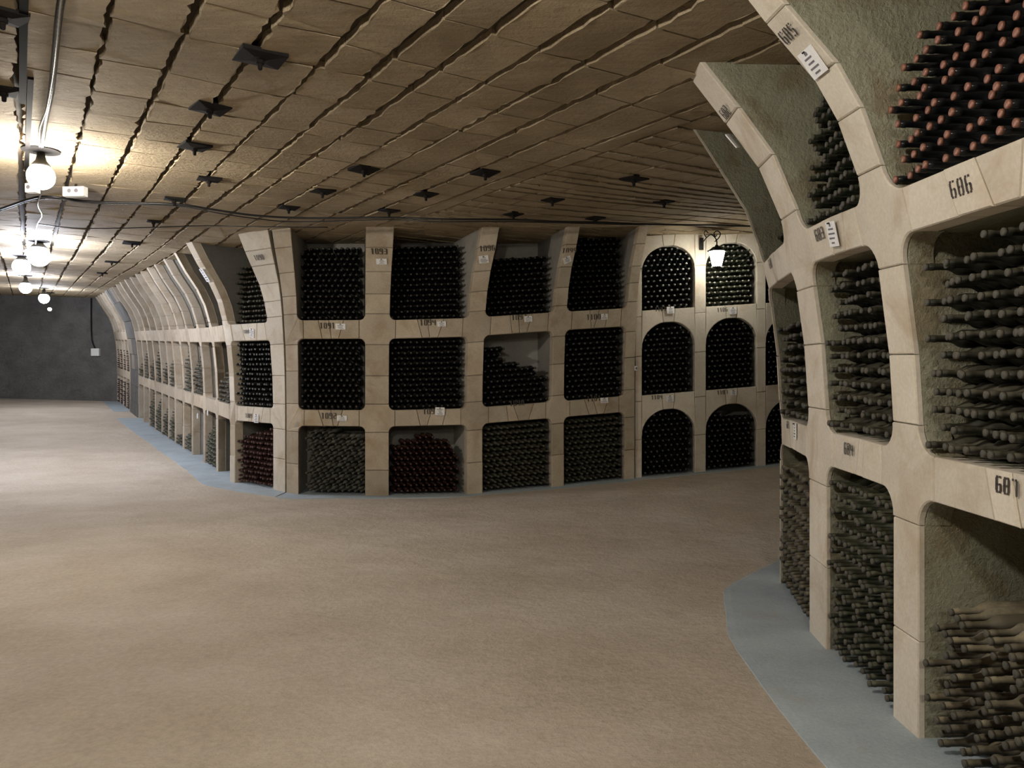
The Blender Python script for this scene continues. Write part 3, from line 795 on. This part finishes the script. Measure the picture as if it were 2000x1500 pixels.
g, rest = biggest(s684, 130); place_ind(g, 'green_wine_bottle', p_grn, 'dusty green wine bottle', 'second bottom bin', 'dusty green bottles in bin 684'); stR.add(rest, 2)
stR.add(s680, 0); stR.add(s681, 1); stR.add(s679, 0)
for lv_, f_ in (((.02, .955), .9), ((1.135, 1.985), .9), ((2.16, 3.0), .6)):
    stR.add(bin_slots(RR, rcols, 1, *lv_, 0, lambda t: f_, seed=10), 0)
stR.build('wine_bottles', [M_glass_dusty, M_cap_dull, M_glass_brown, M_cap_dull, M_glass_green, M_cap_dull], 'dusty bottles packed in the farther bins of the right rack', 'bottles')
# centre
H0, H1, H2 = (.02, LC[0]), (LC[1] + .002, LC[2]), (LC[3] + .002, 3.3)
st = Stuff()
p_gry = bottle_meshes('grey_wine_bottle', 10, M_glass_grey, M_cap_dull, .02)
p_red = bottle_meshes('red_wine_bottle', 10, M_glass_red, M_cap_red, .06)
p_pal = bottle_meshes('silver_capped_wine_bottle', 10, M_glass_dark, M_cap_pale, .03)
place_ind(bin_slots(RC, ccols, 0, *H0, -.02, lambda t: 0 if t < .07 else .95 - .1 * t, yaw=-28, pitch=-6, seed=20, sp=.085, ra=.074), 'grey_wine_bottle', p_gry, 'grey dusted wine bottle', 'right of the corner', 'grey dusted bottles in bin 1092')
place_ind(bin_slots(RL, lcols, len(lcols) - 2, *H0, -.02, lambda t: .72 + .22 * t, seed=21), 'red_wine_bottle', p_red, 'dark red wine bottle', 'left of the corner', 'dark red bottles in bin 1089')
LAa = [(LA[0], LA[1]), (LA[2], LA[3]), (LA[4], 0)]
def arch_of(i, crown): W = acols[i + 1][0] - acols[i][1]; return (crown - W / 2 * .92, W / 2 * .92)
place_ind(bin_slots(RA, acols, 0, LA[3], LA[4], .0, None, seed=22, arch=arch_of(0, LA[4])), 'silver_capped_wine_bottle', p_pal, 'wine bottle with pale capsule', 'left of the lantern', 'pale-capped bottles in the bin left of the lantern')
st.add(bin_slots(RA, acols, 1, LA[3], LA[4], .0, None, seed=23, arch=arch_of(1, LA[4]), yaw=8), 1)
for i in range(0, 4):
    st.add(bin_slots(RA, acols, i, .02, LA[0], .0, (lambda t: .88 - .12 * t) if i == 1 else None, seed=30 + i, arch=arch_of(i, LA[0])), 0)
    st.add(bin_slots(RA, acols, i, LA[1], LA[2], .0, None, seed=40 + i, arch=arch_of(i, LA[2])), 0)
    if i > 1: st.add(bin_slots(RA, acols, i, LA[3], LA[4], .0, None, seed=50 + i, arch=arch_of(i, LA[4])), 0)
st.add(bin_slots(RC, ccols, 0, H1[0], H1[1], -.02, None, seed=24), 0); st.add(bin_slots(RC, ccols, 0, H2[0], 3.22, -.02, None, seed=25), 0)
st.add(bin_slots(RC, ccols, 1, *H0, -.02, lambda t: .72 + .12 * math.sin(3 * t) - .12 * (t > .88), seed=26, margin=.06), 2)
st.add(bin_slots(RC, ccols, 1, *H1, -.02, None, seed=27), 0); st.add(bin_slots(RC, ccols, 1, H2[0], 3.2, -.02, lambda t: 1.0 if t < .9 else .9, seed=28), 0)
st.add(bin_slots(RC, ccols, 2, *H0, -.02, None, seed=29), 3)
st.add(bin_slots(RC, ccols, 2, *H1, -.05, lambda t: .85 if t < .33 else (.62 if t < .55 else (.52 if t < .85 else .36)), seed=30), 0)
st.add(bin_slots(RC, ccols, 2, H2[0], 3.2, -.02, lambda t: .80, seed=31), 0)
st.add(bin_slots(RC, ccols, 3, *H0, -.02, None, seed=32), 3); st.add(bin_slots(RC, ccols, 3, *H1, -.02, None, seed=33), 0); st.add(bin_slots(RC, ccols, 3, H2[0], 3.22, -.02, None, seed=34), 0)
nl = len(lcols)
st.add(bin_slots(RL, lcols, nl - 2, *H1, -.0, None, seed=35), 0)
st.add(bin_slots(RL, lcols, nl - 2, H2[0], 3.2, -.0, lambda t: .80 + .1 * t, seed=36), 3)
fills = {  # bay counted from the corner: (bottom, middle, top)
    1: (0, .55, 0), 2: (.8, 0, .38), 3: (0, .80, .16), 4: (.45, .97, .12), 5: (.3, 0, .42), 6: (.75, .7, .0), 7: (.7, .55, .35), 8: (.9, .97, .15), 9: (.97, .6, .35), 10: (0, .97, .3), 11: (0, .4, 0)}
for k, (a_, b_, c_) in fills.items():
    i = nl - 2 - k
    if i < 0: continue
    for fr, hh, sd in ((a_, H0, 60), (b_, H1, 80), (c_, (H2[0], 3.1), 100)):
        if fr: st.add(bin_slots(RL, lcols, i, *hh, .0, (lambda t, fr=fr: fr * (.55 + .5 * t)), seed=sd + k), 3 if k % 2 else 4)
for i in range(len(fcols) - 1):
    st.add(bin_slots(RF, fcols, i, *H0, .0, lambda t: .9, seed=130 + i), 2); st.add(bin_slots(RF, fcols, i, *H1, .0, lambda t: .7, seed=140 + i), 2)
st.build('wine_bottles', [M_glass_dark, M_cap_faint, M_glass_green, M_cap_pale, M_glass_red, M_cap_red, M_glass_dusty, M_cap_dull, M_glass_green, M_cap_dull], 'dark bottles packed in the bins of the centre and left racks', 'bottles')

# ------------------------------------------------------------------ ceiling anchors
anch = [(508, 112, .235, 'large black anchor plate with bolt, nearest whole one, top left of ceiling'),
        (410, 211, .20, 'black anchor plate with bolt, second behind the nearest whole one'),
        (380, 286, .19, 'black anchor plate with bolt, third behind the nearest whole one'),
        (408, 350, .19, 'black anchor plate crossed by the long black cable from above, left of centre'),
        (340, 389, .18, 'black anchor plate touching the long black cable on the left'),
        (711, 330, .20, 'black anchor plate at mid ceiling, nearest of a row of three'),
        (630, 373, .19, 'black anchor plate at mid ceiling, middle of a row of three'),
        (564, 405, .18, 'black anchor plate just above the black cable, far end of a row of three'),
        (948, 337, .19, 'black anchor plate near mid picture, straight above the half-empty bin'),
        (832, 379, .18, 'black anchor plate over the second bay right of the corner, above the cable'),
        (760, 411, .18, 'black anchor plate holding the cable above the first pillar right of the corner'),
        (1238, 349, .19, 'black anchor plate with bolt nearest the middle arch of the right rack'),
        (1079, 390, .18, 'black anchor plate above the third pillar right of the corner'),
        (1297, 394, .16, 'black anchor plate with bolt above the lantern, upper one'),
        (1003, 418, .17, 'black anchor plate holding the cable above the half-empty bin'),
        (1163, 426, .17, 'black anchor plate holding the cable above the last bay before the arched bins'),
        (258, 474, .22, 'wide black anchor plate over the top of the left rack'),
        (300, 432, .14, 'narrow black anchor plate left of the wide plate over the left rack'),
        (218, 511, .2, 'small far anchor plate in the left gallery, nearer of two'),
        (200, 533, .2, 'small far anchor plate in the left gallery, farther of two'),
        (5, 30, .2, 'black anchor plate cut by the left edge of the photo, top corner'),
        (8, 177, .14, 'black anchor plate at the left edge above the near lamp')]
for (px, py, s_, lab) in anch:
    p = hit_ceil(px, py, .004)
    root = empty('anchor_plate', p, label=lab, category='anchor plate', group='steel anchor plates bolted to the ceiling')
    ang = math.radians(R.uniform(-7, 7) + 36)
    rot = Matrix.Rotation(ang, 3, 'Z') @ Matrix.Rotation(math.radians(R.uniform(-4, 4)), 3, 'X')
    mb = MB(); n = 4; T = []
    ins = [Vector((x * s_ / 2 * R.uniform(.93, 1.05), y * s_ / 2 * R.uniform(.93, 1.05), 0)) for x, y in ((-1, -1), (1, -1), (1, 1), (-1, 1))]
    vv = []
    for zz, k in ((0.012, 1), (-.008, 1), (-.016, .35)):
        for q in ins: vv.append(rot @ (q * k + Vector((0, 0, zz))))
    ff = [(3, 2, 1, 0)]
    for L in (0, 4):
        for i in range(4): j = (i + 1) % 4; ff.append((L + i, L + j, L + 4 + j, L + 4 + i))
    ff.append((8, 9, 10, 11)); mb.add([(-v if False else v) for v in vv], ff); mb.build('plate', M_rust, root)
    mb = MB(); mb.lathe([(.022, -.012), (.022, -.034), (.014, -.036), (.012, -.062), (.007, -.066)], 8); mb.build('bolt', M_rust, root)

# ------------------------------------------------------------------ cables
def smooth_path(pts, n=6):
    out = []; pts = [Vector(p) for p in pts]
    for i in range(len(pts) - 1):
        p0, p1, p2, p3 = pts[max(i - 1, 0)], pts[i], pts[i + 1], pts[min(i + 2, len(pts) - 1)]
        for k in range(n):
            t = k / n; out.append(.5 * ((2 * p1) + (p2 - p0) * t + (2 * p0 - 5 * p1 + 4 * p2 - p3) * t * t + (3 * p1 - p0 - 3 * p2 + p3) * t ** 3))
    out.append(pts[-1]); return out
def cable(name, pxs, r, m, label, drop=.05, sub=6, **kw):
    pts = smooth_path([hit_ceil(x, y, d if d is not None else drop) for x, y, d in pxs], sub)
    mb = MB(); mb.tube(pts, r, 6); return mb.build(name, m, None, True, label=label, category='cable', **kw)
cable('power_cable', [(-60, 425, .08), (0, 408, .09), (60, 388, .06), (100, 384, .05), (180, 394, .06), (340, 399, .05), (420, 410, .07), (500, 421, .09), (600, 426, .08), (760, 425, .05), (860, 428, .08), (1003, 429, .05), (1090, 433, .07), (1163, 434, .05), (1272, 438, .05), (1440, 441, .06), (1560, 445, .06)], .011, M_cable, 'thick black cable slung across the ceiling from lamp to lantern')
cable('power_cable', [(-60, 428, .10), (0, 412, .11), (60, 392, .08), (110, 388, .06), (180, 397, .08), (340, 402, .06), (430, 417, .11), (500, 427, .12), (580, 433, .11), (760, 429, .06), (860, 433, .10), (1003, 433, .06), (1272, 440, .06)], .006, M_cable, 'thin black cable hanging just under the thick one')
cable('power_cable', [(75, 437, .05), (140, 445, .06), (220, 446, .05), (300, 444, .05), (400, 441, .05), (520, 443, .05), (640, 444, .04)], .006, M_cable, 'thin black wire along the ceiling near the top of the left rack')
cable('power_cable', [(135, -60, .06), (118, 10, .07), (108, 100, .07), (100, 180, .06), (88, 240, .06), (82, 284, .05)], .016, M_cable, 'thick black conduit running along the ceiling to the near lamp')
def conduit():
    pts = smooth_path([hit_ceil(x, y, d) for x, y, d in [(133, -60, .085), (119, 0, .09), (110, 90, .10), (103, 150, .09), (92, 210, .09), (78, 250, .10), (77, 285, .10)]], 22)
    mb = MB(); mb.tube(pts, [.0085 if i % 2 else .0062 for i in range(len(pts))], 8); mb.build('flexible_conduit', M_conduit, None, True, label='shiny ribbed metal conduit leading along the ceiling to the near lamp', category='cable')
conduit()
cable('power_cable', [(80, 378, .08), (74, 400, .1), (82, 420, .08), (72, 440, .06), (70, 470, .06), (66, 492, .06)], .008, M_conduit, 'pale twisted wire behind the near lamp', .06)
# old timber battens let into the ceiling at far left
def batten(a, b_, w_, lab):
    p, q = hit_ceil(*a, 0.0), hit_ceil(*b_, 0.0); d = (q - p); mb = MB(); t = Vector((d.x, d.y, 0)).normalized(); n = Vector((-t.y, t.x, 0)) * w_ / 2
    v = []
    for z_ in (.01, -.016):
        for pt, s_ in ((p, -1), (p, 1), (q, 1), (q, -1)): v.append(pt + n * s_ + Vector((0, 0, z_)))
    mb.add(v, [(0, 1, 2, 3), (7, 6, 5, 4), (0, 4, 5, 1), (1, 5, 6, 2), (2, 6, 7, 3), (3, 7, 4, 0)])
    mb.build('steel_strip', M_disc, None, label=lab, category='strip')
batten((47, -30), (44, 198), .035, 'long dark strip on the ceiling at the left edge, left of the conduit')
batten((60, 150), (52, 330), .03, 'shorter dark strip on the ceiling left of the near lamp')

# ------------------------------------------------------------------ lamps
def lamp(px, py, d, rad, m, lab, plate=True):
    x = (px - 1000) / F * d; z = CAMZ + (750 - py) / F * d; c = zc(x, d)
    root = empty('ceiling_lamp', (x, d, c), label=lab, category='lamp', group='bare globe lamps along the left gallery')
    dz = z - c
    mb = MB()
    if plate: mb.lathe([(.13, 0), (.13, -.012), (.05, -.02)], 20); mb.build('mounting_disc', M_disc, root)
    mb = MB(); mb.tube([(0, 0, -.01), (.004, 0, (dz + rad + .1) * .5), (0, 0, dz + rad + .08)], .007, 6); mb.build('stem', M_black, root)
    mb = MB(); mb.lathe([(rad * .62, dz + rad * .72), (rad * .70, dz + rad * .86), (rad * .40, dz + rad * 1.25), (rad * .26, dz + rad * 1.9), (.012, dz + rad * 2.0)], 16); mb.build('lamp_holder', M_black, root, True)
    mb = MB(); prof = [(rad * math.cos(t) * (1 if t > 0 else 1), dz + rad * 1.0 * math.sin(t)) for t in [math.radians(a_) for a_ in range(-85, 61, 12)]]
    mb.lathe(prof, 18); mb.build('globe', m, root, True)
    return root
lamp(80, 345, 5.75, .095, M_lampn, 'nearest bare globe lamp hanging from the ceiling at the left edge')
lamp(76, 500, 10.5, .14, M_lampf, 'second globe lamp, right one just above the left rack height')
lamp(42, 521, 12.4, .13, M_lampf, 'third globe lamp at the left edge, lower left of the second')
lamp(50, 562, 16.4, .12, M_lampf, 'fourth globe lamp at the left edge above the dim end wall')
lamp(86, 583, 20.5, .13, M_lampf, 'fifth globe lamp in front of the end wall')
lamp(97, 604, 22.6, .05, M_lamps, 'smallest and lowest lamp in front of the end wall')
def off_lamp(x, y, lab, m=M_lampn, rad=.095, dz=-.22):
    c = zc(x, y); root = empty('ceiling_lamp', (x, y, c), label=lab, category='lamp')
    mb = MB(); mb.tube([(0, 0, -.01), (0, 0, dz + rad)], .007, 6); mb.build('stem', M_black, root)
    mb = MB(); mb.lathe([(rad * .62, dz + rad * .72), (rad * .40, dz + rad * 1.25), (.012, dz + rad * 1.6)], 14); mb.build('lamp_holder', M_black, root, True)
    mb = MB(); mb.lathe([(rad * math.cos(t), dz + rad * math.sin(t)) for t in [math.radians(a_) for a_ in range(-85, 61, 12)]], 16); mb.build('globe', m, root, True)
off_lamp(-.9, 1.5, 'globe lamp of the same row above the photographer')
off_lamp(.2, -2.6, 'globe lamp of the same row behind the photographer')
# lantern on the arched rack
L = P(1400, 9.75); Lz = CAMZ + (750 - 503) / F * 9.75
lant = empty('wall_lantern', (L[0], L[1], Lz), label='lit glass lantern on a scrolled black bracket in front of the arched bins', category='lantern')
def frust(mb, z0, z1, r0, r1, n=6, rot=0):
    vs_ = [(r0 * math.cos(rot + 2 * math.pi * k / n), r0 * math.sin(rot + 2 * math.pi * k / n), z0) for k in range(n)] + [(r1 * math.cos(rot + 2 * math.pi * k / n), r1 * math.sin(rot + 2 * math.pi * k / n), z1) for k in range(n)]
    mb.add(vs_, [(k, (k + 1) % n, n + (k + 1) % n, n + k) for k in range(n)] + [tuple(range(n))[::-1], tuple(range(n, 2 * n))])
for k in range(6):
    a0, a1 = math.pi * k / 3, math.pi * (k + 1) / 3; r0, r1, z0, z1 = .058, .103, -.115, .075
    q = [(r0 * math.cos(a0), r0 * math.sin(a0), z0), (r0 * math.cos(a1), r0 * math.sin(a1), z0), (r1 * math.cos(a1), r1 * math.sin(a1), z1), (r1 * math.cos(a0), r1 * math.sin(a0), z1)]
    mb = MB(); mb.add(q + [(x * .95, y * .95, z) for x, y, z in q], [(0, 1, 2, 3), (7, 6, 5, 4), (0, 4, 5, 1), (1, 5, 6, 2), (2, 6, 7, 3), (3, 7, 4, 0)])
    mb.build('pane', M_lant, lant)
    mb = MB(); mb.tube([q[0], q[3]], .004, 5); mb.build('rib', M_black, lant)
mb = MB(); frust(mb, .075, .088, .122, .122); frust(mb, .088, .135, .105, .05); frust(mb, .135, .16, .03, .018); mb.build('roof', M_black, lant)
mb = MB(); frust(mb, -.128, -.115, .05, .060); frust(mb, -.15, -.128, .012, .03); mb.build('base', M_black, lant)
mb = MB(); sc = [(0, 0, .16), (0, 0, .2), (-.02, .0, .25), (-.06, .05, .30), (-.08, .2, .29), (-.09, .40, .25)]
mb.tube(smooth_path(sc, 5), .008, 6); mb.tube(smooth_path([(.0, .1, .22), (.05, .08, .27), (.06, .06, .32), (.02, .06, .35), (-.02, .06, .32), (0, .07, .28), (.02, .07, .30)], 5), .007, 6)
mb.tube(smooth_path([(-.08, .2, .29), (-.11, .2, .34), (-.09, .2, .38), (-.06, .2, .35)], 5), .006, 6)
mb.build('bracket', M_black, lant, True)
mb = MB(); mb.box((-.09, .42, .25), (.05, .02, .16)); mb.build('mounting_plate', M_black, lant)

# ------------------------------------------------------------------ sockets and boxes
def socket(px, py, drop, w_, h_, lab, holes=2):
    p = hit_ceil(px, py, drop); root = empty('socket_box', p, label=lab, category='socket'); root.rotation_euler = (0, 0, math.radians(-5))
    mb = MB(); mb.box((0, 0, 0), (w_, .06, h_)); mb.box((0, -.033, 0), (w_ * .92, .008, h_ * .85)); mb.build('housing', M_white, root)
    for k in range(holes):
        mb = MB(); mb.tube([((k - .5) * w_ * .33, -.036, h_ * .05), ((k - .5) * w_ * .33, -.0385, h_ * .05)], h_ * .22, 14); mb.build('socket_hole', M_print, root)
    mb = MB(); mb.tube([(0, .0, h_ / 2), (0, .01, drop + h_ * .0)], .01, 6); mb.build('hanger', M_black, root)
socket(147, 375, .07, .20, .085, 'white double power socket box right of the near lamp')
socket(64, 368, .06, .10, .08, 'small white junction box left of the near lamp', 1)
# box and cable on the end wall
d = 24.86; x, z = (187 - 1000) / F * d, CAMZ + (750 - 688) / F * d
jb = empty('junction_box', (x, d, z), label='grey white junction box on the end wall of the left gallery', category='junction box')
mb = MB(); mb.box((0, 0, 0), (.26, .10, .24)); mb.box((0, -.055, 0), (.23, .015, .21)); mb.build('housing', M_white, jb)
x2 = (178 - 1000) / F * d
mb = MB(); mb.tube(smooth_path([(x - .03, d + .02, z + .12), (x - .12, d, z + .4), (x2, d, z + .9), (x2, d, zc(x2, d) - .02)], 5), .022, 6)
mb.build('power_cable', M_cable, None, label='black cable coming down the end wall to the junction box', category='cable')
# cable and plug on the pillar left of the arched bins
u, h = RA.find(1240, 690, -.0, acols[0][1]); q = RA.M(u, h, .02)
mb = MB(); mb.tube(smooth_path([(q.x - .02, q.y - .01, q.z + .22), (q.x - .015, q.y - .012, q.z + .1), (q.x, q.y - .012, q.z - .17)], 5), .006, 6)
mb.build('power_cable', M_cable, None, label='short black wire on the pillar beside the arched bins', category='cable')
sb = empty('switch_box', (q.x, q.y - .01, q.z - .20), label='small white switch on the pillar beside the arched bins', category='switch')
mb = MB(); mb.box((0, -.0, 0), (.055, .04, .06)); mb.build('housing', M_white, sb)
mb = MB(); mb.box((.01, -.025, 0), (.02, .012, .03)); mb.build('rocker', M_print, sb)
# stones along the curb
print('individual bottles', n_ind[0], 'panels', len(panels), 'tris', sum(len(o.data.polygons) for o in bpy.data.objects if o.type == 'MESH'))
